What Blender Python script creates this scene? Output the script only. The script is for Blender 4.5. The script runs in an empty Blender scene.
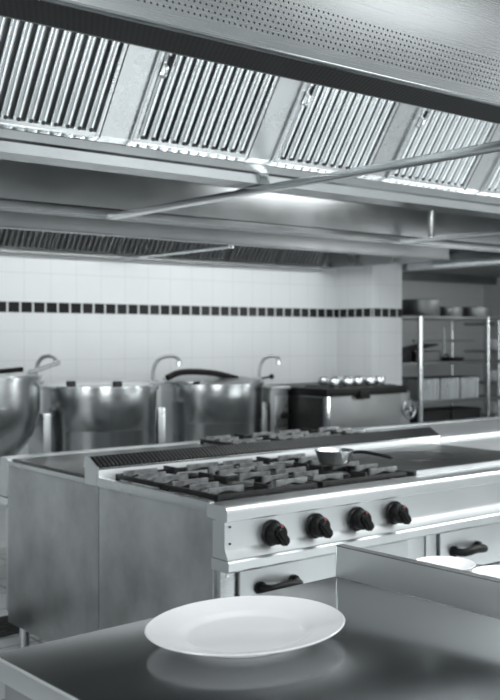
import bpy, bmesh, math, random
from mathutils import Vector, Matrix
random.seed(4)
PI = math.pi
SC = bpy.context.scene
COL = SC.collection

# ------------------------------------------------------------------ camera, world, lights, exposure
YAW = math.atan2(0.626, 0.780)
cam_d = bpy.data.cameras.new('camera'); cam = bpy.data.objects.new('camera', cam_d); COL.objects.link(cam)
cam.location = (0, 0, 1.42); cam.rotation_euler = (PI/2, 0, -YAW)
cam_d.sensor_fit = 'HORIZONTAL'; cam_d.sensor_width = 24.0
cam_d.lens = 985/500*24.0
cam_d.shift_y = -14/500
cam_d.clip_start = 0.05
cam_d.dof.use_dof = True; cam_d.dof.focus_distance = 2.25; cam_d.dof.aperture_fstop = 5.0
SC.camera = cam
SC.view_settings.view_transform = 'Standard'; SC.view_settings.look = 'None'
SC.view_settings.gamma = 1.0; SC.view_settings.exposure = 0.0
SC.view_settings.use_curve_mapping = False

w = bpy.data.worlds.new('world'); SC.world = w; w.use_nodes = True
w.node_tree.nodes['Background'].inputs[0].default_value = (0.62, 0.70, 0.72, 1)
w.node_tree.nodes['Background'].inputs[1].default_value = 0.25

TINT = (0.97, 0.995, 1.0)
def area(name, loc, target, sx, sy, power, spread=180):
    l = bpy.data.lights.new(name, 'AREA'); l.shape = 'RECTANGLE'; l.size = sx; l.size_y = sy
    l.energy = power; l.color = TINT; l.spread = math.radians(spread)
    o = bpy.data.objects.new(name, l); COL.objects.link(o); o.location = loc
    d = Vector(target) - Vector(loc)
    o.rotation_euler = d.to_track_quat('-Z', 'Y').to_euler()
    return o
# added fill from behind the camera, brightens the range front and plate
area('rear_fill', (0.6, -2.3, 1.55), (2.2, 3.0, 1.0), 3.0, 1.7, 120)
# added fill from the left, brightens the range side and table upstand
area('left_fill', (-2.4, 2.1, 1.4), (2.0, 3.3, 0.8), 2.2, 1.2, 46)
# added fill from the right, brightens the worktops and pillar
area('right_fill', (9.3, 0.7, 1.6), (5.0, 3.5, 0.9), 2.0, 1.4, 56)
# added overhead fill, puts the bright centre on the plenum face
area('plenum_fill', (3.5, -0.7, 2.95), (3.5, -0.7, 0), 1.2, 0.6, 9)
# added narrow fill on the aisle floor, which the filters mirror
area('aisle_fill', (3.2, 0.65, 2.95), (3.2, 0.75, 0), 2.2, 0.5, 36, 75)
area('overhead_fill', (6.8, -0.8, 2.95), (6.8, -0.8, 0), 2.4, 1.2, 70)  # added overhead fill for the right-hand floor and range front
area('panel_fill', (5.8, -2.4, 1.25), (3.2, 2.5, 0.7), 2.6, 1.6, 15)  # added low fill from behind, brightens the control panel
# added lamps hidden in the front hood chamber, brighten filters and right worktop
area('filter_fill', (2.8, 1.90, 2.37), (2.8, 2.60, 1.6), 4.2, 0.10, 54)
area('worktop_fill', (5.0, 1.90, 2.37), (4.9, 3.0, 0.9), 1.4, 0.10, 42)
# tubes in the wall hood above the kettles
area('wall_hood_light', (4.05, 5.05, 2.3), (4.15, 6.0, 1.0), 3.3, 0.12, 26)
# added hidden fill in the back hood chamber, brightens the far inner face
area('back_chamber_fill', (3.95, 3.62, 2.40), (3.95, 3.9, 1.0), 0.9, 0.12, 6)
area('shelf_room_light', (7.9, 5.6, 1.95), (7.7, 6.6, 1.3), 1.2, 0.3, 5)

# ------------------------------------------------------------------ node helpers and materials
class NT:
    def __init__(s, name):
        s.m = bpy.data.materials.new(name); s.m.use_nodes = True
        s.t = s.m.node_tree; s.b = s.t.nodes['Principled BSDF']
    def n(s, kind, **kw):
        x = s.t.nodes.new(kind)
        for k, v in kw.items():
            setattr(x, k, v)
        return x
    def set(s, sock, v):
        if isinstance(v, bpy.types.NodeSocket): s.t.links.new(v, sock)
        else: sock.default_value = v
    def math(s, op, a, b=0.0, c=0.0):
        x = s.n('ShaderNodeMath', operation=op)
        s.set(x.inputs[0], a); s.set(x.inputs[1], b); s.set(x.inputs[2], c)
        return x.outputs[0]
    def noise(s, scale, vec=None, detail=3.0, rough=0.55, stretch=None):
        if vec is None: vec = s.coord()
        if stretch:
            mp = s.n('ShaderNodeMapping'); mp.inputs['Scale'].default_value = stretch
            s.t.links.new(vec, mp.inputs[0]); vec = mp.outputs[0]
        x = s.n('ShaderNodeTexNoise'); s.t.links.new(vec, x.inputs['Vector'])
        x.inputs['Scale'].default_value = scale; x.inputs['Detail'].default_value = detail
        x.inputs['Roughness'].default_value = rough
        return x.outputs['Fac']
    def coord(s):
        return s.n('ShaderNodeTexCoord').outputs['Object']
    def ramp(s, f, lo, hi, a, b):
        x = s.n('ShaderNodeMapRange'); s.set(x.inputs[0], f)
        for i, v in enumerate((lo, hi, a, b)): x.inputs[i+1].default_value = v
        return x.outputs[0]
    def mix(s, f, a, b):
        x = s.n('ShaderNodeMix', data_type='RGBA'); s.set(x.inputs[0], f)
        s.set(x.inputs[6], a); s.set(x.inputs[7], b)
        return x.outputs[2]
    def bump(s, h, strength, dist=0.01):
        x = s.n('ShaderNodeBump'); s.set(x.inputs['Height'], h)
        x.inputs['Strength'].default_value = strength; x.inputs['Distance'].default_value = dist
        s.t.links.new(x.outputs[0], s.b.inputs['Normal'])

def g(v, a=1.0): return (v*0.955, v*0.99, v*1.0, a)

def steel(name, v=0.6, rough=0.28, axis='X', mott=0.08, brush=0.02, dark=0.0):
    m = NT(name)
    st = {'X': (3, 400, 400), 'Y': (400, 3, 400), 'Z': (400, 400, 3)}[axis]
    br = m.noise(1.0, stretch=st, detail=2)
    sm = m.noise(3.2, detail=4, rough=0.6)
    m.b.inputs['Metallic'].default_value = 1.0
    col = m.mix(m.ramp(sm, 0.3, 0.7, 0, 1), g(v*(1-mott)), g(min(1, v*(1+mott))))
    m.set(m.b.inputs['Base Color'], col)
    r = m.math('ADD', m.ramp(br, 0.2, 0.8, -brush, brush), m.ramp(sm, 0.3, 0.7, rough*(1-min(0.2, mott*2)), rough*(1+min(0.2, mott*2))))
    m.set(m.b.inputs['Roughness'], r)
    if brush > 0: m.bump(br, 0.02, 0.001)
    return m.m

def plain(name, col, rough=0.5, metal=0.0, var=0.08, scale=20, bump=0.0, coat=0.0, spec=0.5):
    m = NT(name); m.b.inputs['Specular IOR Level'].default_value = spec
    f = m.ramp(m.noise(scale), 0.3, 0.7, 0, 1)
    lo = tuple(c*(1-var) for c in col[:3])+(1,); hi = tuple(min(1, c*(1+var)) for c in col[:3])+(1,)
    m.set(m.b.inputs['Base Color'], m.mix(f, lo, hi))
    m.b.inputs['Roughness'].default_value = rough; m.b.inputs['Metallic'].default_value = metal
    m.b.inputs['Coat Weight'].default_value = coat
    if bump: m.bump(m.noise(scale*3), bump, 0.003)
    return m.m

def perforated(name, v, rough, px, pz, rad, z0=None, z1=None, ax=('X', 'Z')):
    m = NT(name)
    sp = m.n('ShaderNodeSeparateXYZ'); m.t.links.new(m.coord(), sp.inputs[0])
    x = sp.outputs[ax[0]]; z = sp.outputs[ax[1]]
    row = m.math('DIVIDE', z, pz); ri = m.math('FLOOR', row)
    off = m.math('MULTIPLY', m.math('MODULO', m.math('ABSOLUTE', ri), 2.0), 0.5)
    fx = m.math('SUBTRACT', m.math('FRACT', m.math('ADD', m.math('DIVIDE', x, px), off)), 0.5)
    fz = m.math('SUBTRACT', m.math('FRACT', row), 0.5)
    dx = m.math('MULTIPLY', fx, px); dz = m.math('MULTIPLY', fz, pz)
    d = m.math('SQRT', m.math('ADD', m.math('MULTIPLY', dx, dx), m.math('MULTIPLY', dz, dz)))
    hole = m.math('LESS_THAN', d, rad)
    if z0 is not None:
        hole = m.math('MULTIPLY', hole, m.math('MULTIPLY', m.math('GREATER_THAN', z, z0), m.math('LESS_THAN', z, z1)))
    sm = m.noise(2.5, detail=3)
    br = m.noise(1.0, stretch=(3, 400, 400), detail=2)
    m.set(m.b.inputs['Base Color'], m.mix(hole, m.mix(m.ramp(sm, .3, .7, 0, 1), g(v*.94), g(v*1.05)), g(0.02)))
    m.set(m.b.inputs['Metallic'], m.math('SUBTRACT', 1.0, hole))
    m.set(m.b.inputs['Roughness'], m.math('ADD', m.math('MULTIPLY', hole, 0.4), m.ramp(br, .2, .8, rough-.012, rough+.012)))
    return m.m

def tiles(name, band=True, v=0.80, lit=1.0):
    m = NT(name)
    sp = m.n('ShaderNodeSeparateXYZ'); m.t.links.new(m.coord(), sp.inputs[0])
    s_ = m.math('ADD', sp.outputs['X'], sp.outputs['Y']); z = sp.outputs['Z']
    def grout(c, p, wd):
        f = m.math('FRACT', m.math('DIVIDE', c, p))
        return m.math('MAXIMUM', m.math('LESS_THAN', f, wd/p), 0.0)
    gr = m.math('MAXIMUM', grout(s_, 0.20, 0.004), grout(m.math('SUBTRACT', z, 0.05), 0.20, 0.004))
    var = m.noise(6.0, detail=1)
    col = m.mix(gr, m.mix(var, g(v*.97), g(v*1.02)), g(v*0.82))
    if band:
        inb = m.math('MULTIPLY', m.math('GREATER_THAN', z, 1.576), m.math('LESS_THAN', z, 1.652))
        g2 = m.math('MAXIMUM', grout(s_, 0.0945, 0.014), m.math('LESS_THAN', z, 1.581))
        cell = m.math('FLOOR', m.math('DIVIDE', s_, 0.0945))
        wn = m.n('ShaderNodeTexWhiteNoise', noise_dimensions='1D'); m.set(wn.inputs['W'], cell)
        dk = m.mix(m.math('POWER', wn.outputs['Value'], 3.0), g(0.008), g(0.025))
        col = m.mix(inb, col, m.mix(g2, dk, g(v*.85)))
        gr = m.math('MAXIMUM', gr, m.math('MULTIPLY', inb, g2))
    m.set(m.b.inputs['Base Color'], col)
    m.b.inputs['Specular IOR Level'].default_value = 0.25
    m.set(m.b.inputs['Roughness'], m.math('ADD', 0.32, m.math('MULTIPLY', gr, 0.3)))
    m.bump(m.math('SUBTRACT', m.math('MULTIPLY', m.noise(5.0, detail=1), 0.5), gr), 0.25, 0.002)
    return m.m

M = {}
M['steel'] = steel('brushed_steel', 0.66, 0.28)
M['steel_y'] = steel('brushed_steel_side', 0.50, 0.34, 'Z', mott=0.28)
M['panel'] = steel('control_panel_steel', 0.72, 0.34, mott=0.03)
M['bright'] = steel('polished_steel', 0.78, 0.16, mott=0.04)
M['satin'] = steel('satin_filter_steel', 0.95, 0.16, 'Z', mott=0.05)
M['blank'] = steel('blank_panel_steel', 0.58, 0.28, 'Z', mott=0.10)
M['hood_in'] = steel('hood_inner_steel', 0.42, 0.36)
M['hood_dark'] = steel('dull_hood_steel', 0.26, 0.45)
M['table'] = steel('worktop_steel', 0.42, 0.14, 'X', mott=0.02, brush=0.0)
M['upstand'] = steel('upstand_steel', 0.86, 0.30, 'Y', mott=0.005, brush=0.0)
M['matt'] = steel('matt_worktop_steel', 0.88, 0.48, 'X', mott=0.03)
M['worn'] = plain('worn_iron', g(0.34), 0.38, 0.8, 0.4, 25)
M['kettle'] = steel('kettle_steel', 0.55, 0.22, 'Z', mott=0.08)
M['perf'] = perforated('perforated_plenum_face', 0.62, 0.27, 0.0140, 0.0120, 0.0024, 2.024, 2.116)
M['perf_shaded'] = perforated('shaded_plenum_underside', 0.04, 0.5, 0.0125, 0.0115, 0.0030, None, None, ('X', 'Y'))  # near-black base carries the shade on the plenum's underside
M['iron'] = plain('cast_iron', g(0.02), 0.45, 0.4, 0.3, 30, 0.3)
M['tray'] = plain('burner_tray_steel', g(0.16), 0.20, 0.9, 0.4, 9)
M['hotplate'] = plain('hotplate_steel', g(0.13), 0.30, 0.9, 0.35, 6)
M['griddle'] = plain('griddle_steel', g(0.12), 0.34, 0.9, 0.3, 4)
M['black'] = plain('black_plastic', g(0.006), 0.40, 0, 0.2, 20, spec=0.18)
M['red'] = plain('red_mark', (0.30, 0.05, 0.06, 1), 0.5)
M['china'] = plain('white_china', (0.82, 0.83, 0.84, 1), 0.22, 0, 0.01, 4, coat=0.1)
M['void'] = plain('dark_recess', g(0.02), 0.8)

m = NT('floor_tiles')
bk = m.n('ShaderNodeTexBrick', offset=0.0)
m.t.links.new(m.coord(), bk.inputs['Vector'])
bk.inputs['Scale'].default_value = 1.0; bk.inputs['Brick Width'].default_value = 0.3; bk.inputs['Row Height'].default_value = 0.3
bk.inputs['Mortar Size'].default_value = 0.005
bk.inputs['Color1'].default_value = g(0.52); bk.inputs['Color2'].default_value = g(0.56); bk.inputs['Mortar'].default_value = g(0.10)
m.t.links.new(bk.outputs[0], m.b.inputs['Base Color']); m.b.inputs['Roughness'].default_value = 0.4
M['floor'] = m.m
M['wall'] = tiles('white_wall_tiles', True, 0.74)
M['wall_grey'] = tiles('plain_wall_tiles', False, 0.55)
M['paint'] = plain('pale_wall_paint', g(0.62), 0.7, 0, 0.04, 3)
M['ceil'] = plain('ceiling_paint', g(0.30), 0.8, 0, 0.04, 3)

# ------------------------------------------------------------------ mesh helpers
class MB:
    def __init__(s): s.b = bmesh.new()
    def box(s, x0, y0, z0, x1, y1, z1, bev=0.0, seg=2):
        t = bmesh.new()
        bmesh.ops.create_cube(t, size=1.0)
        for v in t.verts:
            v.co = Vector(((x0+x1)/2+v.co.x*(x1-x0), (y0+y1)/2+v.co.y*(y1-y0), (z0+z1)/2+v.co.z*(z1-z0)))
        if bev:
            bmesh.ops.bevel(t, geom=t.edges[:], offset=bev, segments=seg, profile=0.7, affect='EDGES')
        s.merge(t); return s
    def merge(s, t, mat=None):
        if mat is not None: bmesh.ops.transform(t, matrix=mat, verts=t.verts)
        me = bpy.data.meshes.new('tmp'); t.to_mesh(me); t.free()
        s.b.from_mesh(me); bpy.data.meshes.remove(me)
    def lathe(s, prof, c=(0, 0, 0), n=40, sx=1.0, sy=1.0, close=False, mat=None):
        t = bmesh.new(); rings = []
        for r, z in prof:
            if r < 1e-6: rings.append([t.verts.new((0, 0, z))])
            else: rings.append([t.verts.new((r*sx*math.cos(2*PI*i/n), r*sy*math.sin(2*PI*i/n), z)) for i in range(n)])
        pairs = list(zip(rings, rings[1:]))
        if close: pairs.append((rings[-1], rings[0]))
        for a, b in pairs:
            if len(a) == 1 and len(b) == 1: continue
            for i in range(n):
                j = (i+1) % n
                if len(a) == 1: t.faces.new((a[0], b[j], b[i]))
                elif len(b) == 1: t.faces.new((a[i], a[j], b[0]))
                else: t.faces.new((a[i], a[j], b[j], b[i]))
        bmesh.ops.recalc_face_normals(t, faces=t.faces[:])
        s.merge(t, Matrix.Translation(c) @ (mat if mat is not None else Matrix.Identity(4))); return s
    def cyl(s, p, q, r, n=16, r2=None):
        p, q = Vector(p), Vector(q); d = q-p; L = d.length
        rot = d.to_track_quat('Z', 'Y').to_matrix().to_4x4()
        r2 = r if r2 is None else r2
        return s.lathe([(0, 0), (r, 0), (r2, L), (0, L)], p, n, mat=rot)
    def tube(s, pts, r, n=10, smooth=6):
        P = [Vector(p) for p in pts]
        if smooth and len(P) > 2:
            Q = []
            for i in range(len(P)-1):
                a = P[max(0, i-1)]; b = P[i]; c = P[i+1]; d = P[min(len(P)-1, i+2)]
                for k in range(smooth):
                    u = k/smooth
                    Q.append(0.5*((2*b)+(c-a)*u+(2*a-5*b+4*c-d)*u*u+(3*b-a-3*c+d)*u**3))
            P = Q+[P[-1]]
        t = bmesh.new(); rings = []; up = Vector((0.12, 0.31, 0.94)).normalized()
        for i, p in enumerate(P):
            d = (P[min(i+1, len(P)-1)]-P[max(i-1, 0)]).normalized()
            a = up.cross(d).normalized(); b = d.cross(a)
            up = b
            rings.append([t.verts.new(p+a*r*math.cos(2*PI*k/n)+b*r*math.sin(2*PI*k/n)) for k in range(n)])
        for a, b in zip(rings, rings[1:]):
            for k in range(n): t.faces.new((a[k], a[(k+1) % n], b[(k+1) % n], b[k]))
        t.faces.new(rings[0][::-1]); t.faces.new(rings[-1])
        bmesh.ops.recalc_face_normals(t, faces=t.faces[:])
        s.merge(t); return s
    def prism(s, prof, x0, x1, axis='X'):
        """prof: (y, z) outline extruded along X, or (x, z) outline along Y"""
        t = bmesh.new()
        f = (lambda u, v, w: (w, u, v)) if axis == 'X' else (lambda u, v, w: (u, w, v))
        a = [t.verts.new(f(u, v, x0)) for u, v in prof]; b = [t.verts.new(f(u, v, x1)) for u, v in prof]
        n = len(prof)
        for i in range(n): t.faces.new((a[i], a[(i+1) % n], b[(i+1) % n], b[i]))
        t.faces.new(a[::-1]); t.faces.new(b)
        bmesh.ops.recalc_face_normals(t, faces=t.faces[:])
        s.merge(t); return s
    def out(s, name, mat, parent=None, smooth=True, label=None):
        me = bpy.data.meshes.new(name)
        if parent is not None:
            off = parent.get('_o'); 
            if off is not None: bmesh.ops.translate(s.b, vec=(-off[0], -off[1], -off[2]), verts=s.b.verts)
        s.b.to_mesh(me); s.b.free()
        me.materials.append(M[mat] if isinstance(mat, str) else mat)
        if smooth:
            for p in me.polygons: p.use_smooth = True
            try: me.set_sharp_from_angle(angle=math.radians(38))
            except Exception: pass
        o = bpy.data.objects.new(name, me); COL.objects.link(o)
        if parent is not None: o.parent = parent; o['_o'] = list(parent['_o']) if '_o' in parent else [0, 0, 0]
        if label: o['label'] = label
        return o

def tag(o, label, cat, group=None):
    o['label'] = label; o['category'] = cat
    if group: o['group'] = group
    return o
def thing(name, label, cat, loc=(0, 0, 0), group=None):
    """parts are modelled in world coordinates and stored relative to loc"""
    o = bpy.data.objects.new(name, None); COL.objects.link(o); o.location = loc; o['_o'] = list(loc)
    o.empty_display_size = 0.1
    return tag(o, label, cat, group)
def struct(mb, name, mat):
    o = mb.out(name, mat, smooth=False); o['kind'] = 'structure'; return o
def dup(root, loc, label=None, rotz=None):
    r = root.copy(); COL.objects.link(r); r.location = loc
    if rotz is not None: r.rotation_euler = (0, 0, rotz)
    if label: r['label'] = label
    for ch in list(root.children):
        c = ch.copy(); COL.objects.link(c); c.parent = r
        for q in list(ch.children):
            d = q.copy(); COL.objects.link(d); d.parent = c
    return r

# ------------------------------------------------------------------ the room
struct(MB().box(-2.6, -2.6, -0.1, 9.6, 7.5, 0.0), 'floor', 'floor')
struct(MB().box(-2.6, -2.6, 3.0, 9.6, 7.5, 3.1), 'ceiling', 'ceil')
struct(MB().box(-2.6, 6.2, 0, 5.94, 6.3, 3.0), 'wall_back', 'wall')
struct(MB().box(5.94, 5.77, 0, 6.30, 7.4, 3.0), 'wall_pillar', 'wall')
struct(MB().box(6.30, 7.4, 0, 9.5, 7.5, 3.0), 'wall_alcove', 'wall_grey')
struct(MB().box(9.5, -2.6, 0, 9.6, 7.5, 3.0), 'wall_right', 'wall_grey')
struct(MB().box(-2.7, -2.6, 0, -2.6, 6.3, 3.0), 'wall_left', 'paint')
struct(MB().box(-2.7, -2.7, 0, 9.6, -2.6, 3.0), 'wall_front', 'paint')

# ------------------------------------------------------------------ the big canopy hood over the range
HX0, HX1 = 0.30, 6.10
hood = thing('extractor_hood', 'large steel extractor canopy with perforated front plenum above the gas range', 'extractor hood', (3.2, 2.9, 2.0))
hood.location = (3.2, 2.9, 2.0)
# front panel keeps world-height holes, so its mesh is placed at the world origin of the pattern
def part_abs(mb, name, mat, parent, **k):
    """object coordinates equal world coordinates (for patterned sheets)"""
    o = mb.out(name, mat, None, **k); o.parent = parent
    off = parent['_o']; o.location = (-off[0], -off[1], -off[2]); o['_o'] = [0, 0, 0]
    return o
part_abs(MB().box(HX0, 1.53, 2.003, HX1, 1.545, 2.60, 0.003), 'front_panel', 'perf', hood)
MB().box(HX0, 1.528, 1.998, HX1, 1.548, 2.003, 0.001).out('front_edge', 'bright', hood)
part_abs(MB().box(HX0, 1.55, 1.998, HX1, 1.665, 2.004), 'plenum_underside', 'perf_shaded', hood)
MB().box(HX0, 1.665, 1.998, HX1, 1.672, 2.52).out('plenum_back_panel', 'hood_in', hood)
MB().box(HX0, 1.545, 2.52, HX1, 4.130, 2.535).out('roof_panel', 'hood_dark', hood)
MB().prism([(2.815, 2.055), (2.835, 2.066), (2.85, 2.060), (2.86, 2.035), (2.885, 2.030), (2.905, 2.000), (3.02, 1.998), (3.06, 2.05), (3.05, 2.055),
            (3.01, 2.008), (2.915, 2.008), (2.893, 2.04), (2.87, 2.046), (2.855, 2.075), (2.83, 2.078)], HX0, HX1).out('gutter', 'kettle', hood)
MB().prism([(3.04, 2.055), (3.05, 2.05), (3.34, 2.515), (3.33, 2.518)], HX0, HX1).out('back_slope_panel', 'hood_in', hood)
MB().box(HX0, 4.100, 2.0, HX1, 4.112, 2.215, 0.003).out('back_panel', 'hood_in', hood)
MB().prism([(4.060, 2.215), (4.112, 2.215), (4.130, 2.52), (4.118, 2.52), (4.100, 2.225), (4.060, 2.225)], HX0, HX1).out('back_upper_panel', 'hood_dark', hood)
MB().box(HX0, 4.055, 1.985, HX1, 4.100, 1.997, 0.003).box(HX0, 4.100, 1.98, HX1, 4.125, 2.035, 0.004).box(HX0, 4.050, 1.985, HX1, 4.056, 2.018, 0.002).out('back_lip', 'hood_in', hood)
for x in (0.30, 6.085):
    MB().box(x, 1.672, 2.0, x+0.015, 4.050, 2.52).out('end_panel', 'hood_in', hood)
for x in (2.39, 4.41):
    MB().box(x, 1.62, 1.973, x+0.045, 4.054, 1.9965, 0.003).out('cross_bar', 'bright', hood)
for x, y in ((2.407, 1.80), (4.43, 1.80)):
    MB().cyl((x, y, 1.985), (x, y, 2.52), 0.004, 8).out('hanging_rod', 'steel', hood)
# bent drain pipe by the second cross bar
MB().tube([(4.60, 3.97, 2.0), (4.60, 3.97, 2.17), (4.66, 3.97, 2.26), (4.66, 3.97, 2.515)], 0.020, 10, 0).out('drain_pipe', 'hood_in', hood)
# filter support, blank strips between filters
SLA = math.atan2(0.29, 0.20)     # filter slope
FB = Vector((0, 2.85, 2.07)); UP = Vector((0, -math.cos(SLA), math.sin(SLA))); NO = Vector((0, -math.sin(SLA), -math.cos(SLA)))
def slope_pt(x, a, n, base=FB):  # a along the slope, n out of the slope toward the cook
    p = base + UP*a + NO*n; return (x, p.y, p.z)
P0 = 1.636-0.62*2
def slope_box(x0, x1, a0, a1, n0, n1, base=FB):
    t = bmesh.new(); bmesh.ops.create_cube(t, size=1.0)
    for v in t.verts:
        v.co = Vector(slope_pt(x0 if v.co.x < 0 else x1, a0 if v.co.y < 0 else a1, n0 if v.co.z < 0 else n1, base))
    bmesh.ops.recalc_face_normals(t, faces=t.faces[:])
    return t
for k in range(9):
    x = P0+0.62*k
    if x+0.12 > HX1 or x < HX0: continue
    mb = MB(); mb.merge(slope_box(x, x+0.12, 0.0, 0.53, 0.004, 0.012)); 
    mb.merge(slope_box(x, x+0.006, 0.0, 0.53, 0.012, 0.022)); mb.merge(slope_box(x+0.114, x+0.12, 0.0, 0.53, 0.012, 0.022))
    mb.out('blank_panel', 'blank', hood)
for nm in ('added_light_fitting',):
    MB().box(0.5, 1.70, 2.38, 4.9, 1.82, 2.44, 0.01).out(nm, 'steel', hood)  # unseen fitting added for the hidden filter lamp

# filters: local frame: x across, y = along slope, z = outward
def make_filter(name, label, cat, group, W=0.494, L=0.50, nb=11, mat='satin', fmat='steel', holes=True):
    t = bpy.data.objects.new(name, None); COL.objects.link(t); t['_o'] = [0, 0, 0]; tag(t, label, cat, group)
    fr = MB()
    fr.box(0, 0, 0, W, 0.018, 0.020, 0.002).box(0, L-0.018, 0, W, L, 0.020, 0.002)
    fr.box(0, 0, 0, 0.014, L, 0.022, 0.002).box(W-0.014, 0, 0, W, L, 0.022, 0.002)
    fr.out('frame', fmat, t)
    ba = MB(); p = (W-0.028)/nb
    for i in range(nb):
        cx = 0.014+p*(i+0.5); n = 10; r = p*0.34
        pr = [(cx+r*math.cos(PI*k/n), 0.003+0.019*math.sin(PI*k/n)) for k in range(n+1)]
        pr += [(cx-r*0.86, 0.003)] + [(cx-r*0.86*math.cos(PI*k/n), 0.003+0.016*math.sin(PI*k/n)) for k in range(1, n)] + [(cx+r*0.86, 0.003)]
        ba.prism(pr, 0.016, L-0.016, 'Y')
    ba.out('baffles', mat, t)
    bk = MB()
    for i in range(nb+1):
        cx = 0.014+p*i
        bk.box(max(0.005, cx-p*0.30), 0.010, -0.012, min(W-0.005, cx+p*0.30), L-0.010, -0.006)
    bk.out('back_baffles', 'hood_dark', t)
    if holes:
        for i in range(nb):
            cx = 0.014+p*(i+0.5); MB().cyl((cx, 0.024, 0.017), (cx, 0.024, 0.0235), 0.007, 10).out('drain_hole', 'void', t)
    return t
def handle_on(t, x, y):
    MB().box(x-0.006, y, 0.020, x+0.006, y+0.05, 0.026, 0.002).tube([(x, y+0.004, 0.024), (x, y+0.010, 0.046), (x, y+0.040, 0.046), (x, y+0.046, 0.024)], 0.005, 8).out('handle', 'bright', t)
    MB().box(x+0.008, y+0.035, 0.020, x+0.020, y+0.075, 0.030, 0.002).out('catch', 'black', t)
R3 = Matrix(((1, 0, 0), (0, UP.y, NO.y), (0, UP.z, NO.z)))
# right-handed frame check: x cross UP must equal NO, otherwise mirror across x
flip = Vector((1, 0, 0)).cross(UP).dot(NO) < 0
if flip: R3 = Matrix(((-1, 0, 0), (0, UP.y, NO.y), (0, UP.z, NO.z)))
RE = R3.to_euler()
f0 = make_filter('baffle_filter', '', 'grease filter', 'slatted filters in the big hood')
handle_on(f0, 0.47 if flip else 0.024, 0.24)
FL = ['leftmost slatted steel grease filter in the big hood, cut by the left picture edge',
      'slatted steel grease filter between the two widest blank strips, second from the left',
      'middle slatted grease filter of the big hood, third from the left',
      'slatted grease filter fourth from the left, crossed by the diagonal bar',
      'rightmost slatted grease filter of the big hood, at the right picture edge']
for i in range(5):
    o = f0 if i == 0 else dup(f0, (0, 0, 0))
    x = 1.636-0.62+0.12+0.003+0.62*i
    p = FB + UP*0.012 + NO*(-0.002)
    o.location = (x+0.494 if flip else x, p.y, p.z); o.rotation_euler = RE; o['label'] = FL[i]

# ------------------------------------------------------------------ the wall hood above the kettles
h2 = thing('wall_hood', 'long steel extractor hood along the tiled wall above the kettles', 'extractor hood', (3.0, 5.5, 2.0))
WX0, WX1 = 1.0, 5.76
MB().box(WX0, 4.80, 1.995, WX1, 4.812, 2.45, 0.003).box(WX0, 4.80, 1.985, WX1, 4.85, 1.995, 0.003).out('front_panel', 'hood_in', h2)
MB().box(WX0, 4.812, 2.44, WX1, 6.19, 2.45).out('roof_panel', 'hood_dark', h2)
MB().box(WX1-0.012, 4.852, 1.995, WX1, 6.19, 2.44).box(WX1-0.05, 4.852, 1.985, WX1, 6.19, 1.995).out('end_panel', 'steel', h2)
MB().box(WX0, 4.852, 1.995, WX0+0.012, 6.19, 2.44).out('end_panel', 'steel', h2)
MB().box(WX0, 6.12, 1.978, WX1-0.06, 6.19, 1.992, 0.003).out('gutter', 'hood_dark', h2)
MB().box(3.73, 4.86, 1.970, 3.77, 6.11, 1.992, 0.003).out('cross_bar', 'bright', h2)
MB().cyl((3.75, 4.87, 1.992), (3.75, 4.87, 2.44), 0.005, 8).out('hanging_rod', 'steel', h2)
FB2 = Vector((0, 6.15, 2.005))
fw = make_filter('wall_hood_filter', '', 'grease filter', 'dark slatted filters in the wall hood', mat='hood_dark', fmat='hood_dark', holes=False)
names = ['first', 'second', 'third', 'fourth', 'fifth', 'sixth', 'seventh']
k = 0
for i in range(7):
    x = 2.14+0.51*i
    o = fw if i == 0 else dup(fw, (0, 0, 0))
    p = FB2 + UP*0.012
    o.location = (x+0.494 if flip else x, p.y, p.z); o.rotation_euler = RE
    o['label'] = '%s dark slatted grease filter from the left in the wall hood over the tiles' % names[i]

h3 = thing('corner_hood', 'small dark extractor hood at the far right beside the tiled pillar', 'extractor hood', (7.5, 5.0, 2.0))
MB().box(6.335, 4.3, 1.99, 6.36, 7.2, 2.10, 0.004).box(6.335, 4.3, 1.98, 6.40, 7.2, 1.99, 0.003).out('side_rail', 'bright', h3)
MB().box(6.36, 4.3, 2.10, 9.45, 7.2, 2.45).out('canopy', 'hood_dark', h3)
MB().box(6.42, 4.3, 1.99, 9.45, 4.33, 2.10).out('lip', 'hood_dark', h3)
MB().box(6.42, 7.17, 2.02, 9.45, 7.2, 2.10).out('lip', 'hood_dark', h3)
# ------------------------------------------------------------------ the gas range (front half of the island)
RX0, RX1 = 1.93, 5.90
rng = thing('gas_range', 'long stainless steel gas range with black knobs, open burners and ovens', 'range', (2.9, 2.95, 0))
MB().box(RX0, 2.60, 0.13, RX1, 3.34, 0.835, 0.004).out('body', 'steel_y', rng)
MB().box(RX0-0.003, 2.62, 0.835, RX0+0.022, 3.34, 0.872, 0.004).out('side_rim', 'steel', rng)
MB().box(RX0+0.024, 2.628, 0.836, 2.945, 3.333, 0.842).out('burner_tray', 'tray', rng)
# rim with a rounded nose
def nose(x0, x1):
    pr = [(2.625, 0.825), (2.625, 0.868)]
    pr += [(2.535-0.02*math.sin(a), 0.848+0.02*math.cos(a)) for a in [PI/2*i/6 for i in range(7)]]
    pr += [(2.515, 0.822), (2.520, 0.818), (2.56, 0.818), (2.60, 0.822)]
    return MB().prism(pr, x0, x1)
nose(RX0-0.006, RX1).out('front_rim', 'panel', rng)
MB().prism([(2.60, 0.817), (2.535, 0.817), (2.535, 0.735), (2.532, 0.722), (2.518, 0.700), (2.518, 0.694), (2.60, 0.694)], RX0-0.001, RX1).out('control_panel', 'panel', rng)
MB().prism([(2.60, 0.693), (2.512, 0.693), (2.506, 0.688), (2.506, 0.662), (2.515, 0.655), (2.60, 0.655)], RX0-0.006, RX1).out('lower_ledge', 'panel', rng)
for z in (0.80, 0.745): MB().cyl((RX0+0.02, 2.536, z), (RX0+0.02, 2.532, z), 0.004, 8).out('screw', 'iron', rng)
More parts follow.
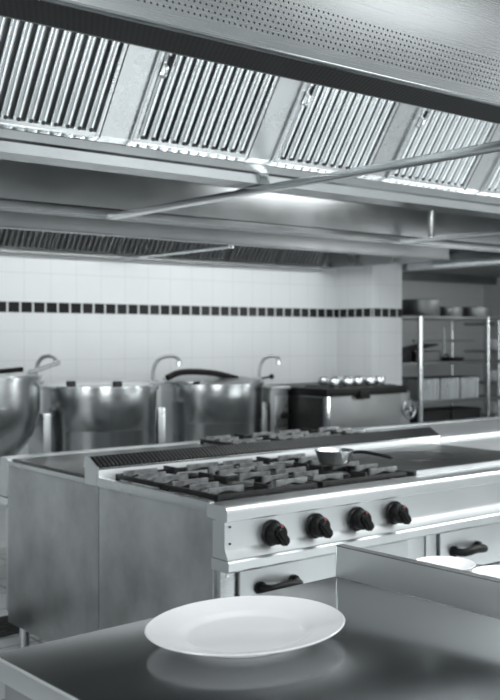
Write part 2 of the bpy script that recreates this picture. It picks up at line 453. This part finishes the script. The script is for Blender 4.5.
MB().cyl((RX0+0.04, 2.576, 0.63), (RX0+0.04, 2.571, 0.63), 0.005, 8).out('screw', 'bright', rng)
MB().box(RX0+0.012, 2.575, 0.16, RX0+0.075, 2.60, 0.65, 0.003).out('oven_post', 'steel', rng)
MB().box(2.84, 2.575, 0.16, 2.94, 2.60, 0.65, 0.002).box(2.945, 2.57, 0.16, 3.005, 2.60, 0.65, 0.003).out('centre_post', 'panel', rng)
def bar_handle(x0, x1, y, z, parent):
    mb = MB()
    pts = [(x0, y, z), (x0+0.01, y-0.04, z), (x0+0.03, y-0.058, z+0.004), ((x0+x1)/2, y-0.060, z+0.008), (x1-0.03, y-0.058, z+0.004), (x1-0.01, y-0.04, z), (x1, y, z)]
    mb.tube(pts, 0.016, 12)
    mb.cyl((x0, y, z), (x0, y-0.012, z), 0.022, 14); mb.cyl((x1, y, z), (x1, y-0.012, z), 0.022, 14)
    return mb.out('handle', 'black', parent, label='black bar handle')
d = MB().box(2.012, 2.560, 0.17, 2.832, 2.60, 0.640, 0.005).out('oven_door', 'panel', rng)
bar_handle(2.095, 2.245, 2.560, 0.575, d)
for z0, z1 in ((0.478, 0.640), (0.325, 0.468), (0.17, 0.315)):
    for xa in (3.018, 3.63, 4.25, 4.87):
        d = MB().box(xa, 2.560, z0, xa+0.60, 2.60, z1, 0.004).out('drawer', 'panel', rng)
        bar_handle(xa+0.075, xa+0.225, 2.560, (z0+z1)/2+0.002, d)
for x in (2.127, 2.324, 2.527, 2.724):
    k = MB(); y0 = 2.535; zc = 0.760
    rot = Matrix.Rotation(PI/2, 4, 'X')
    k.lathe([(0, 0), (0.043, 0), (0.044, 0.008), (0.040, 0.014), (0.0, 0.014)], (x, y0, zc), 28, mat=rot)
    k.lathe([(0.036, 0.012), (0.035, 0.040), (0.031, 0.047), (0, 0.048)], (x, y0, zc), 24, mat=rot)
    t = bmesh.new(); bmesh.ops.create_cube(t, size=1.0)
    bmesh.ops.scale(t, vec=(0.032, 0.034, 0.070), verts=t.verts)
    bmesh.ops.bevel(t, geom=t.edges[:], offset=0.008, segments=3, affect='EDGES')
    k.merge(t, Matrix.Translation((x+0.003, y0-0.050, zc-0.006)) @ Matrix.Rotation(math.radians(-38), 4, 'Y'))
    ko = k.out('knob', 'black', rng)
    MB().cyl((x+0.006, y0-0.038, zc+0.026), (x+0.006, y0-0.0495, zc+0.0262), 0.0050, 10).out('red_dot', 'red', ko)
# burners
for bx in (2.21, 2.69):
    for by in (2.80, 3.13):
        b = MB().lathe([(0, 0), (0.085, 0), (0.08, 0.012), (0.05, 0.020), (0.05, 0.030), (0, 0.030)], (bx, by, 0.843), 28).out('burner', 'iron', rng)
        MB().lathe([(0, 0.0), (0.042, 0.0), (0.045, 0.006), (0.038, 0.011), (0, 0.012)], (bx, by, 0.8735), 24).out('burner_cap', 'iron', b)
# griddle
g1 = MB().box(2.955, 2.645, 0.845, 3.82, 3.30, 0.880, 0.004).out('griddle_plate', 'griddle', rng)
MB().lathe([(0.16, 0.0), (0.164, 0.0015), (0.168, 0.0)], (3.36, 2.98, 0.8805), 40).out('ring_mark', 'hotplate', g1)
MB().box(2.955, 2.628, 0.842, 3.82, 2.643, 0.886, 0.003).out('griddle_front_lip', 'panel', rng)
MB().box(3.83, 2.63, 0.836, RX1, 3.335, 0.874, 0.004).out('worktop', 'matt', rng)
# flue ridge
MB().box(RX0-0.002, 3.335, 0.836, 3.93, 3.352, 0.902, 0.003).out('upstand', 'matt', rng)
MB().prism([(3.338, 0.903), (3.335, 0.910), (3.405, 0.947), (3.43, 0.944), (3.445, 0.903)], RX0-0.004, 3.93).out('flue_cover', 'iron', rng)
MB().box(RX0-0.004, 3.3325, 0.9025, 3.93, 3.337, 0.909, 0.001).out('flue_trim', 'bright', rng)
MB().prism([(3.336, 0.9025), (3.333, 0.911), (3.405, 0.949), (3.432, 0.946), (3.447, 0.9025)], RX0-0.008, RX0-0.004).out('flue_end_cap', 'steel', rng)
lv = MB()
for i in range(106):
    x = RX0+0.012+i*0.0187
    if x > 3.92: break
    t = bmesh.new(); bmesh.ops.create_cube(t, size=1.0); bmesh.ops.scale(t, vec=(0.005, 0.064, 0.006), verts=t.verts)
    lv.merge(t, Matrix.Translation((x, 3.370, 0.930)) @ Matrix.Rotation(math.atan2(0.037, 0.070), 4, 'X'))
lv.out('flue_louvres', 'hood_dark', rng)
MB().box(RX0-0.002, 3.353, 0.836, 3.93, 3.3425+0.105, 0.9015).out('flue_base', 'steel', rng)
for x in (1.975, 3.9, 5.7):
    MB().cyl((x, 2.70, 0.0), (x, 2.70, 0.13), 0.024, 18).out('leg', 'bright', rng)

# pan supports
def make_grate():
    t = bpy.data.objects.new('pan_support', None); COL.objects.link(t); t['_o'] = [0, 0, 0]
    W, D, b, h = 0.455, 0.322, 0.014, 0.018
    mb = MB()
    mb.box(-W/2, -D/2, 0, W/2, -D/2+b, h, 0.003).box(-W/2, D/2-b, 0, W/2, D/2, h, 0.003)
    mb.box(-W/2, -D/2, 0, -W/2+b, D/2, h, 0.003).box(W/2-b, -D/2, 0, W/2, D/2, h, 0.003)
    for sx in (-1, 1):
        for sy in (-1, 1): mb.box(min(sx*W/2, sx*(W/2-b)), min(sy*D/2, sy*(D/2-b)), -0.026, max(sx*W/2, sx*(W/2-b)), max(sy*D/2, sy*(D/2-b)), 0.002)
    mb.out('frame', 'iron', t)
    def plate(x0, x1, y, h0, h1, th=0.010):
        n = 6; pr = [(x0, h0), (x0, h1), (x1, h1), (x1, h0)]
        a, c = x0+0.14*(x1-x0), x1-0.14*(x1-x0)
        pr += [(c+(a-c)*i/n, h0+(h1-h0)*0.45*math.sin(PI*i/n)) for i in range(1, n)]
        return MB().prism(pr, y-th/2, y+th/2, 'Y')
    for y, l in ((-0.105, 0.150), (0.0, 0.120), (0.105, 0.150)):
        for sx in (-1, 1):
            e = sx*(W/2-0.004); q = sx*(W/2-0.004-l)
            plate(min(e, q), max(e, q), y, 0.008, 0.034).out('finger', 'worn', t)
    for y in (-0.12, 0.12):
        MB().box(-0.006, y-0.04, 0.004, 0.006, y+0.04, 0.032, 0.002).out('finger', 'iron', t)
    return t
gr0 = make_grate()
GL = ['cast iron pan support over the front left burner, nearest the side panel', 'cast iron pan support over the back left burner, against the flue ridge',
      'cast iron pan support over the front right burner, next to the griddle', 'cast iron pan support over the back right burner, holding the small pan']
k = 0
for bx in (2.205, 2.685):
    for by in (2.80, 3.135):
        o = gr0 if k == 0 else dup(gr0, (0, 0, 0))
        o.location = (bx, by, 0.869); tag(o, GL[k], 'pan support', 'pan supports on the gas range'); k += 1

# small pan
px, py, pz = 2.765, 2.90, 0.9035
pan = thing('saucepan', 'small round metal pan with long handle standing on the burner grate', 'pan', (px, py, pz))
MB().lathe([(0, 0), (0.055, 0), (0.062, 0.004), (0.076, 0.048), (0.080, 0.052), (0.0805, 0.055), (0.078, 0.056), (0.073, 0.050), (0.059, 0.008), (0, 0.006)], (px, py, pz), 40).out('bowl', 'panel', pan)
MB().tube([(px+0.06, py-0.05, pz+0.046), (px+0.072, py-0.11, pz+0.050), (px+0.085, py-0.24, pz+0.040)], 0.007, 8).out('handle', 'iron', pan)

# ------------------------------------------------------------------ the range facing the kettles (back half of the island)
rr = thing('back_range', 'back-to-back steel cooking block behind the flue ridge, dull hotplate on top', 'range', (2.9, 3.8, 0))
MB().box(RX0, 3.343, 0.13, RX1, 4.15, 0.835, 0.003).out('body', 'steel_y', rr)
MB().box(RX0-0.002, 3.449, 0.836, RX0+0.012, 4.15, 0.858, 0.003).box(RX0+0.012, 4.12, 0.836, RX1, 4.15, 0.864, 0.003).out('rim', 'steel', rr)
MB().box(RX0+0.004, 3.46, 0.859, 2.95, 4.11, 0.870, 0.003).box(RX0+0.02, 3.47, 0.836, 2.94, 4.10, 0.859).out('hotplate', 'hotplate', rr)
MB().box(RX0-0.002, 4.15, 0.69, RX1, 4.235, 0.868, 0.008).out('control_panel', 'panel', rr)
MB().box(RX0-0.002, 4.15, 0.655, RX1, 4.255, 0.688, 0.004).out('lower_ledge', 'bright', rr)
for x in (2.16, 2.4, 2.65):
    MB().cyl((x, 4.235, 0.77), (x, 4.285, 0.77), 0.03, 20, 0.024).out('knob', 'black', rr)
d = MB().box(RX0+0.01, 4.152, 0.17, 2.85, 4.19, 0.64, 0.004).out('oven_door', 'panel', rr)
MB().tube([(2.0, 4.19, 0.6), (2.01, 4.24, 0.6), (2.15, 4.245, 0.6), (2.16, 4.19, 0.6)], 0.013, 10).out('handle', 'black', d)
MB().box(2.96, 3.46, 0.836, 3.93, 4.11, 0.846).out('burner_tray', 'tray', rr)
MB().box(3.95, 3.345, 0.836, RX1, 4.135, 0.866, 0.004).out('worktop', 'matt', rr)
MB().box(3.955, 3.35, 0.867, 4.80, 3.45, 0.897, 0.004).out('flue_box', 'matt', rr)
for x, y in ((1.975, 4.08), (3.9, 4.06), (5.7, 4.06)):
    MB().cyl((x, y, 0.0), (x, y, 0.13), 0.024, 18).out('leg', 'bright', rr)
k = 0
for bx in (3.20, 3.68):
    for by in (3.63, 3.955):
        o = dup(gr0, (bx, by, 0.872)); k += 1
        tag(o, 'cast iron pan support behind the flue ridge, %s' % ['nearest the hotplate', 'left of the pair facing the kettles', 'beside the pale worktop', 'right of the pair facing the kettles'][k-1], 'pan support', 'pan supports on the back range')

# floor drain
dr = thing('floor_drain', 'dark slatted drain grating in the floor behind the cooking block', 'drain', (1.95, 4.75, 0))
MB().box(1.2, 4.32, 0.0, 2.9, 4.67, 0.006).out('frame', 'steel', dr)
mb = MB()
for i in range(8): mb.box(1.22, 4.34+0.04*i, 0.006, 2.88, 4.365+0.04*i, 0.010)
mb.out('slats', 'void', dr)

# ------------------------------------------------------------------ kettles
def kettle(cx, cy, r, ztop, label, bowl=False):
    t = thing('boiling_kettle', label, 'kettle', (cx, cy, 0), 'boiling kettles along the tiled wall')
    if bowl:
        pr = [(0, ztop-0.56)]+[(r*math.sin(a), ztop-0.16-0.40*math.cos(a)) for a in [PI/2*i/10 for i in range(1, 11)]]+[(r, ztop-0.02)]
    else:
        pr = [(0, ztop-0.62), (r*0.6, ztop-0.60), (r*0.9, ztop-0.50), (r*0.985, ztop-0.40), (r*0.985, ztop-0.255), (r*0.99, ztop-0.25), (r*1.0, ztop-0.245), (r, ztop-0.02)]
    pr += [(r*1.03, ztop-0.018), (r*1.03, ztop), (r*0.95, ztop), (r*0.94, ztop-0.05), (r*0.90, ztop-0.30), (0, ztop-0.42)]
    MB().lathe(pr, (cx, cy, 0), 56).out('bowl', 'kettle', t)
    MB().cyl((cx, cy, 0.0), (cx, cy, ztop-0.56), r*0.35, 20).out('pedestal', 'steel', t)
    for sx in (1,):
        MB().box(cx+r+0.018, cy-0.10, 0, cx+r+0.072, cy+0.10, 0.96, 0.01).out('side_column', 'steel', t)
        MB().cyl((cx+sx*(r*0.97), cy, ztop-0.22), (cx+sx*(r+0.02), cy, ztop-0.22), 0.03, 14).out('pivot', 'steel', t)
    return t
k1 = kettle(3.13, 5.40, 0.352, 1.105, 'round straight-sided steel kettle with flat lid, left of the long-lidded one')
MB().lathe([(0, 0.03), (0.30, 0.022), (0.345, 0.012), (0.345, 0.001), (0, 0.001)], (3.13, 5.40, 1.105), 48).out('lid', 'bright', k1)
for bx, by in ((2.84, 5.27), (3.045, 5.075)):
    MB().box(bx, by, 1.106, bx+0.05, by+0.035, 1.150, 0.008).out('lid_bracket', 'iron', k1)
k2 = kettle(4.00, 5.40, 0.345, 1.105, 'round steel kettle under a half-open dark-edged lid, right of the others')
MB().lathe([(0, 0.03), (0.20, 0.026), (0.33, 0.006), (0.338, -0.008), (0.32, -0.010), (0.19, 0.012), (0, 0.018)], (4.0, 5.40, 1.125), 48, mat=Matrix.Rotation(math.radians(2), 4, 'X')).out('lid', 'hood_in', k2)
MB().tube([(3.50, 5.20, 1.155), (3.62, 5.20, 1.188), (3.85, 5.20, 1.178), (4.06, 5.20, 1.135)], 0.020, 12).out('lid_handle', 'black', k2)
k0 = kettle(2.26, 5.40, 0.41, 1.19, 'large round-bottomed steel kettle cut by the left picture edge', True)
MB().lathe([(0, 0.03), (0.30, 0.02), (0.385, 0.008), (0.385, 0.001), (0, 0.001)], (2.26, 5.40, 1.19), 48).out('lid', 'steel', k0)
MB().cyl((2.30, 5.07, 1.225), (2.44, 5.06, 1.235), 0.014, 10).out('lid_handle', 'black', k0)

def faucet(x, y, z, h, reach, label, lever=0):
    t = thing('swivel_tap', label, 'tap', (x, y, 0), 'swivel taps over the kettles')
    MB().cyl((x, y, 0.9605), (x, y, z), 0.020, 14).out('standpipe', 'steel', t)
    MB().tube([(x, y, z), (x, y, z+h*0.55), (x+reach*0.25, y-0.02, z+h*0.90), (x+reach*0.7, y-0.06, z+h), (x+reach, y-0.08, z+h*0.93), (x+reach*1.03, y-0.085, z+h*0.80)], 0.012, 12).out('spout', 'hood_in', t)
    MB().cyl((x+reach*1.03, y-0.085, z+h*0.82), (x+reach*1.03, y-0.085, z+h*0.68), 0.018, 12).out('nozzle', 'bright', t)
    MB().cyl((x-0.035, y, z+0.02), (x+0.035, y, z+0.02), 0.020, 12).out('valve', 'steel', t)
    if lever:
        MB().cyl((x, y, z+0.03), (x+lever, y-0.06, z+0.045), 0.007, 8).lathe([(0, -.02), (0.014, -.014), (0.02, 0), (0.014, .014), (0, .02)], (x+lever, y-0.06, z+0.045), 14).out('lever', 'black', t)
    return t
faucet(2.716, 5.44, 1.13, 0.17, 0.08, 'curved swivel tap beside the kettle at the left picture edge')
faucet(3.526, 5.40, 1.09, 0.20, 0.14, 'curved swivel tap between the two straight-sided kettles')
faucet(4.388, 5.36, 1.09, 0.19, 0.10, 'curved swivel tap with black ball lever, right of the kettles', 0.06)
# pouring bar beside first kettle
MB().tube([(2.50, 5.10, 1.215), (2.69, 5.10, 1.268)], 0.013, 8, 0).out('pipe_stub', 'steel', k0)

# ------------------------------------------------------------------ units right of the kettles
u1 = thing('control_cabinet', 'narrow steel control cabinet with one knob between kettle and tilting pan', 'cabinet', (4.55, 5.6, 0))
MB().box(4.44, 5.30, 0.12, 4.60, 5.95, 1.04, 0.006).box(4.43, 5.28, 1.04, 4.61, 5.96, 1.065, 0.005).out('body', 'hood_in', u1)
MB().box(4.48, 5.288, 0.78, 4.59, 5.30, 1.0, 0.004).out('control_plate', 'steel', u1)
MB().cyl((4.55, 5.288, 0.86), (4.55, 5.25, 0.86), 0.026, 18, 0.02).out('knob', 'black', u1)
MB().box(4.46, 5.33, 0, 4.59, 5.9, 0.12).out('plinth', 'void', u1)

u2 = thing('tilting_pan', 'boxy steel tilting frying pan with dark lid in front of the pillar', 'bratt pan', (5.1, 5.3, 0))
MB().box(4.66, 4.97, 0.60, 5.42, 5.70, 1.0, 0.008).out('pan_body', 'hood_dark', u2)
MB().box(4.648, 5.0, 0.60, 4.659, 5.69, 0.99, 0.003).out('side_panel', 'iron', u2)  # dark sheet put on for the shadow over this face
MB().box(4.655, 4.955, 0.60, 4.69, 4.97, 1.0, 0.004).out('corner_strip', 'bright', u2)
MB().box(4.64, 4.94, 1.001, 5.46, 5.73, 1.055, 0.010).out('lid', 'black', u2)
MB().box(4.95, 4.925, 0.975, 5.05, 4.968, 1.035, 0.006).out('lid_catch', 'black', u2)
MB().box(4.72, 5.05, 0, 5.40, 5.65, 0.60, 0.004).out('base', 'hood_dark', u2)
wh = MB().lathe([(0.066+0.009*math.cos(a), 0.009*math.sin(a)) for a in [2*PI*i/8 for i in range(8)]], (5.56, 5.02, 0.87), 32, close=True, mat=Matrix.Rotation(PI/2, 4, 'X'))
for k in range(3):
    a = PI/2+2*PI*k/3; wh.cyl((5.56, 5.02, 0.87), (5.56+0.066*math.cos(a), 5.02, 0.87+0.066*math.sin(a)), 0.007, 8)
wh.cyl((5.56, 5.0, 0.87), (5.56, 5.10, 0.87), 0.013, 12)
wh.out('hand_wheel', 'steel', u2)
MB().box(5.47, 5.10, 0.0, 5.66, 5.60, 1.0, 0.01).out('gear_column', 'hood_dark', u2)
# small ring tins on the tilting pan lid
tin = thing('ring_mould', '', 'mould', (0, 0, 0), 'small steel moulds lined up on the tilting pan lid')
MB().lathe([(0, 0), (0.030, 0), (0.043, 0.010), (0.047, 0.030), (0.044, 0.052), (0.040, 0.055), (0.036, 0.052), (0.038, 0.030), (0.028, 0.006), (0, 0.005)], (0, 0, 0), 20).out('cup', 'bright', tin)
spots = [(4.86, 5.10), (4.975, 5.08), (5.09, 5.10), (5.205, 5.08), (5.32, 5.10), (4.915, 5.26), (5.035, 5.25), (5.15, 5.26), (5.265, 5.25)]
TL = ['leftmost small steel mould in the front row on the tilting pan lid', 'second small steel mould from the left in the front row on the lid', 'middle small steel mould in the front row on the lid',
      'fourth small steel mould from the left in the front row on the lid', 'rightmost small steel mould in the front row on the lid',
      'leftmost small steel mould in the back row on the lid', 'second small steel mould from the left in the back row on the lid', 'third small steel mould from the left in the back row on the lid', 'rightmost small steel mould in the back row on the lid']
tray = thing('baking_tray', 'low dark tray under the small moulds on the tilting pan', 'tray', (5.09, 5.17, 1.056))
MB().box(4.78, 5.01, 1.0555, 5.40, 5.32, 1.063, 0.002).out('tray', 'iron', tray)
for i, (x, y) in enumerate(spots):
    o = tin if i == 0 else dup(tin, (0, 0, 0)); o.location = (x, y, 1.0635); o['label'] = TL[i]

# ------------------------------------------------------------------ shelving with pans in the alcove
sh = thing('shelf_rack', 'steel storage rack with open shelves behind the tilting pan', 'shelving', (7.3, 6.2, 0))
SX0, SX1, SY0, SY1 = 6.42, 8.05, 6.0, 6.42
for z in (0.45, 0.80, 1.155, 1.575):
    MB().box(SX0, SY0, z, SX1, SY1, z+0.028, 0.003).out('shelf', 'hood_dark', sh)
for x in (6.78, 7.76):
    for y in (SY0-0.026, SY1+0.001):
        MB().cyl((x, y+0.012, 0), (x, y+0.012, 1.60), 0.024 if x < 7 and y < 6.2 else 0.013, 12).out('post', 'bright' if y < 6.2 else 'steel', sh)
MB().box(7.15, 6.38, 1.36, SX1, 6.42, 1.385).out('rail', 'hood_in', sh)
for x in (7.20, 7.55): MB().cyl((x, 6.36, 1.183), (x, 6.36, 1.50), 0.009, 8).out('upright', 'bright', sh)
def pot(x, y, z, r, h, label, mat='hood_dark'):
    t = thing('stock_pot', label, 'pot', (x, y, z), 'pots on the top rack shelf')
    MB().lathe([(0, 0), (r*0.95, 0), (r, 0.012), (r, h-0.006), (r*1.04, h), (r*0.97, h), (r*0.96, 0.015), (0, 0.012)], (x, y, z), 36).out('bowl', mat, t)
    MB().tube([(x+r, y-0.03, z+h*0.75), (x+r+0.04, y-0.03, z+h*0.78), (x+r+0.04, y+0.03, z+h*0.78), (x+r, y+0.03, z+h*0.75)], 0.006, 8).out('handle', mat, t)
pot(7.02, 6.2, 1.603, 0.185, 0.155, 'largest dark pot at the left end of the top rack shelf')
pot(7.43, 6.2, 1.603, 0.130, 0.095, 'middle low pot on the top rack shelf')
pot(7.82, 6.2, 1.603, 0.140, 0.100, 'wide low pot at the right of the top rack shelf')
t = thing('roasting_pan', 'dark roasting pan lying on the middle rack shelf', 'pan', (6.98, 6.2, 1.183))
MB().prism([(6.83, 1.1835), (7.13, 1.1835), (7.16, 1.28), (7.145, 1.28), (7.12, 1.195), (6.84, 1.195), (6.815, 1.28), (6.80, 1.28)], 6.06, 6.36, 'Y').box(6.81, 6.06, 1.19, 7.15, 6.07, 1.275).box(6.81, 6.35, 1.19, 7.15, 6.36, 1.275).out('pan', 'hood_dark', t)
t = thing('lid', 'tilted dark lid resting on the roasting pan', 'lid', (6.98, 6.2, 1.283))
MB().prism([(6.80, 1.281), (7.14, 1.335), (7.14, 1.347), (6.80, 1.293)], 6.08, 6.34, 'Y').out('plate', 'iron', t)
t = thing('tray_stack', 'low stack of dark trays on the left of the middle rack shelf', 'tray', (6.6, 6.2, 1.183))
MB().box(6.45, 6.05, 1.1835, 6.74, 6.38, 1.30, 0.01).out('tray', 'iron', t)
t = thing('flat_pan', 'flat dark pan with curved handle on the middle rack shelf', 'pan', (7.4, 6.2, 1.183))
MB().lathe([(0, 0), (0.12, 0), (0.14, 0.03), (0.135, 0.03), (0.115, 0.005), (0, 0.005)], (7.45, 6.2, 1.1835), 30).out('bowl', 'iron', t)
MB().tube([(7.33, 6.12, 1.21), (7.24, 6.06, 1.25), (7.17, 6.03, 1.24)], 0.008, 8).out('handle', 'iron', t)
GB = ['ribbed steel container at the left on the lower rack shelf', 'ribbed steel container in the middle of the lower rack shelf', 'ribbed steel container at the right on the lower rack shelf']
for i in range(3):
    x = 6.83+0.285*i
    t = thing('steel_container', GB[i], 'container', (x+0.13, 6.15, 0.83), 'steel containers on the lower rack shelf')
    n = 6; pr = []
    pr.append((x, 6.30)); pr.append((x, 6.03))
    for j in range(n):
        a = x+0.27*j/n; b = 0.27/n
        pr += [(a+b*.2, 6.03), (a+b*.35, 6.042), (a+b*.65, 6.042), (a+b*.8, 6.03)]
    pr += [(x+0.27, 6.03), (x+0.27, 6.30)]
    tb = bmesh.new(); lo = [tb.verts.new((p[0], p[1], 0.829)) for p in pr]; hi = [tb.verts.new((p[0], p[1], 1.025)) for p in pr]
    for j in range(len(pr)): tb.faces.new((lo[j], lo[(j+1) % len(pr)], hi[(j+1) % len(pr)], hi[j]))
    tb.faces.new(lo[::-1]); bmesh.ops.recalc_face_normals(tb, faces=tb.faces[:])
    mb = MB(); mb.merge(tb); mb.out('tub', 'steel', t)
    MB().box(x-0.004, 6.02, 1.0255, x+0.274, 6.31, 1.034, 0.002).out('lid', 'iron', t)
# crates on the lowest shelf
for i in range(2):
    x = 6.84+0.45*i
    t = thing('dark_crate', ['dark crate at the left of the lowest rack shelf', 'dark crate at the right of the lowest rack shelf'][i], 'crate', (x+0.2, 6.2, 0.478))
    MB().box(x, 6.04, 0.4785, x+0.42, 6.36, 0.73, 0.01).box(x-0.01, 6.03, 0.70, x+0.43, 6.37, 0.72, 0.004).out('box', 'iron', t)
# second rack, right
s2 = thing('side_rack', 'second open rack with stacked crockery at the right picture edge', 'shelving', (8.6, 6.6, 0))
for z in (0.6, 0.93, 1.25, 1.53): MB().box(8.15, 6.2, z, 9.3, 6.6, z+0.025, 0.003).out('shelf', 'hood_in', s2)
for x in (8.18, 9.27): MB().cyl((x, 6.18, 0), (x, 6.18, 1.6), 0.014, 10).out('post', 'steel', s2)
for i, (x, z) in enumerate(((8.36, 0.9555), (8.40, 1.2755), (8.38, 0.6255), (8.68, 0.9555), (8.72, 1.2755))):
    t = thing('bowl_stack', 'pale stacked bowls on the %s' % ['third shelf up of the side rack, near the post', 'upper shelf of the side rack, near the post', 'lowest shelf of the side rack', 'third shelf up of the side rack, farther right', 'upper shelf of the side rack, farther right'][i], 'bowls', (x, 6.38, z))
    for j in range(3):
        MB().lathe([(0, 0), (0.05, 0), (0.11, 0.05), (0.105, 0.05), (0.05, 0.008), (0, 0.008)], (x, 6.38, z+0.0305*j), 24).out('bowl', 'china', t)

# ------------------------------------------------------------------ the worktable in front
TR = math.radians(2.1)
tb_o = (0.682, 1.518, 0.0)
def tthing(*a, **k):
    t = thing(*a, **k); t['_o'] = [0, 0, 0]; t.rotation_euler = (0, 0, TR); return t
tb = tthing('steel_worktable', 'dark polished steel worktable in the foreground carrying the oval plate', 'table', tb_o)
TW, TD, TZ = 0.796, 1.05, 0.90
MB().box(0, -TD, TZ-0.004, TW+0.006, 0, TZ, 0.0012).out('tabletop', 'table', tb)
MB().box(0.0005, -TD, TZ-0.040, 0.012, -0.001, TZ-0.0045, 0.002).box(0.012, -0.012, TZ-0.040, TW, -0.001, TZ-0.0045, 0.002).box(0.012, -TD, TZ-0.040, TW, -TD+0.012, TZ-0.0045).out('apron', 'panel', tb)
MB().box(-0.0012, -TD, TZ-0.0055, 0.0008, -0.001, TZ-0.0010, 0.0008).out('edge_highlight', 'matt', tb)  # pale sliver standing in for light caught along the table edge
MB().prism([(TW, TZ+0.0005), (TW+0.012, TZ+0.0005), (TW+0.012, TZ+0.067), (TW, TZ+0.067)], -TD, -0.004, 'Y').out('upstand', 'upstand', tb)
MB().box(TW-0.0008, -TD, TZ+0.0655, TW+0.020, -0.004, TZ+0.0685, 0.001).out('upstand_cap', 'hood_dark', tb)
MB().box(TW-0.0012, -0.0052, TZ+0.0005, TW+0.012, -0.0032, TZ+0.0675, 0.0006).out('upstand_edge', 'bright', tb)
MB().box(0.004, -TD+0.02, 0.10, 0.014, -0.03, TZ-0.041).out('side_panel', 'hood_in', tb)
MB().box(-0.004, -0.36, TZ-0.068, 0.0035, -0.215, TZ-0.058, 0.003).out('side_slot', 'bright', tb)
for x in (0.04, TW-0.05):
    for y in (-TD+0.06, -0.06):
        MB().cyl((x, y, 0), (x, y, TZ-0.041), 0.02, 14).out('leg', 'steel', tb)
ct = tthing('serving_counter', 'lower steel counter behind the upstand holding small white plates', 'counter', tb_o)
MB().box(TW+0.014, -TD, 0.79, TW+0.62, 0.10, 0.82, 0.003).out('countertop', 'steel', ct)
MB().box(TW+0.03, -TD+0.02, 0.0, TW+0.60, 0.08, 0.789).out('cabinet', 'hood_in', ct)

# plates
def oval_plate(c, a, b, h, label, name='oval_plate', cat='plate', rot=0.0, group=None):
    t = bpy.data.objects.new(name, None); COL.objects.link(t); t.location = c; t.rotation_euler = (0, 0, rot); t['_o'] = [0, 0, 0]
    tag(t, label, cat, group)
    pr = [(0, 0.0035), (0.56, 0.0035), (0.575, 0.0), (0.60, 0.0), (0.615, 0.004), (0.68, h*0.42), (0.985, h*0.90), (1.0, h), (0.985, h+0.0015), (0.955, h*0.98),
          (0.72, h*0.62), (0.665, h*0.50), (0.62, 0.0095), (0.57, 0.0075), (0, 0.0075)]
    MB().lathe([(r*a, z) for r, z in pr], (0, 0, 0), 96, sy=b/a).out('dish', 'china', t)
    return t
cx, cy = 0, 0
import math as _m
dist, lat = 1.694, -0.0055
F = Vector((0.626, 0.780)); R_ = Vector((0.780, -0.626))
pc = Vector((1.056, 1.325))
oval_plate((pc.x, pc.y, TZ+0.0005), 0.188, 0.158, 0.026, 'large white oval plate lying on the dark worktable', rot=math.radians(10))
LB = ['small white plate farther from the camera behind the upstand', 'small white plate at the right picture edge behind the upstand']
for i, (x, y, r) in enumerate(((1.896, 1.594, 0.075), (1.925, 1.435, 0.080))):
    t = bpy.data.objects.new('small_plate', None); COL.objects.link(t); t.location = (x, y, 0.8205); t['_o'] = [0, 0, 0]
    tag(t, LB[i], 'plate', 'small white plates behind the upstand')
    MB().lathe([(0, 0), (r*.55, 0), (r*.60, 0.006), (r*.98, 0.036), (r, 0.039), (r*.985, 0.0405), (r*.95, 0.038), (r*.56, 0.012), (0, 0.010)], (0, 0, 0), 48).out('dish', 'china', t)

# tidy helper property
for o in bpy.data.objects:
    if '_o' in o: del o['_o']
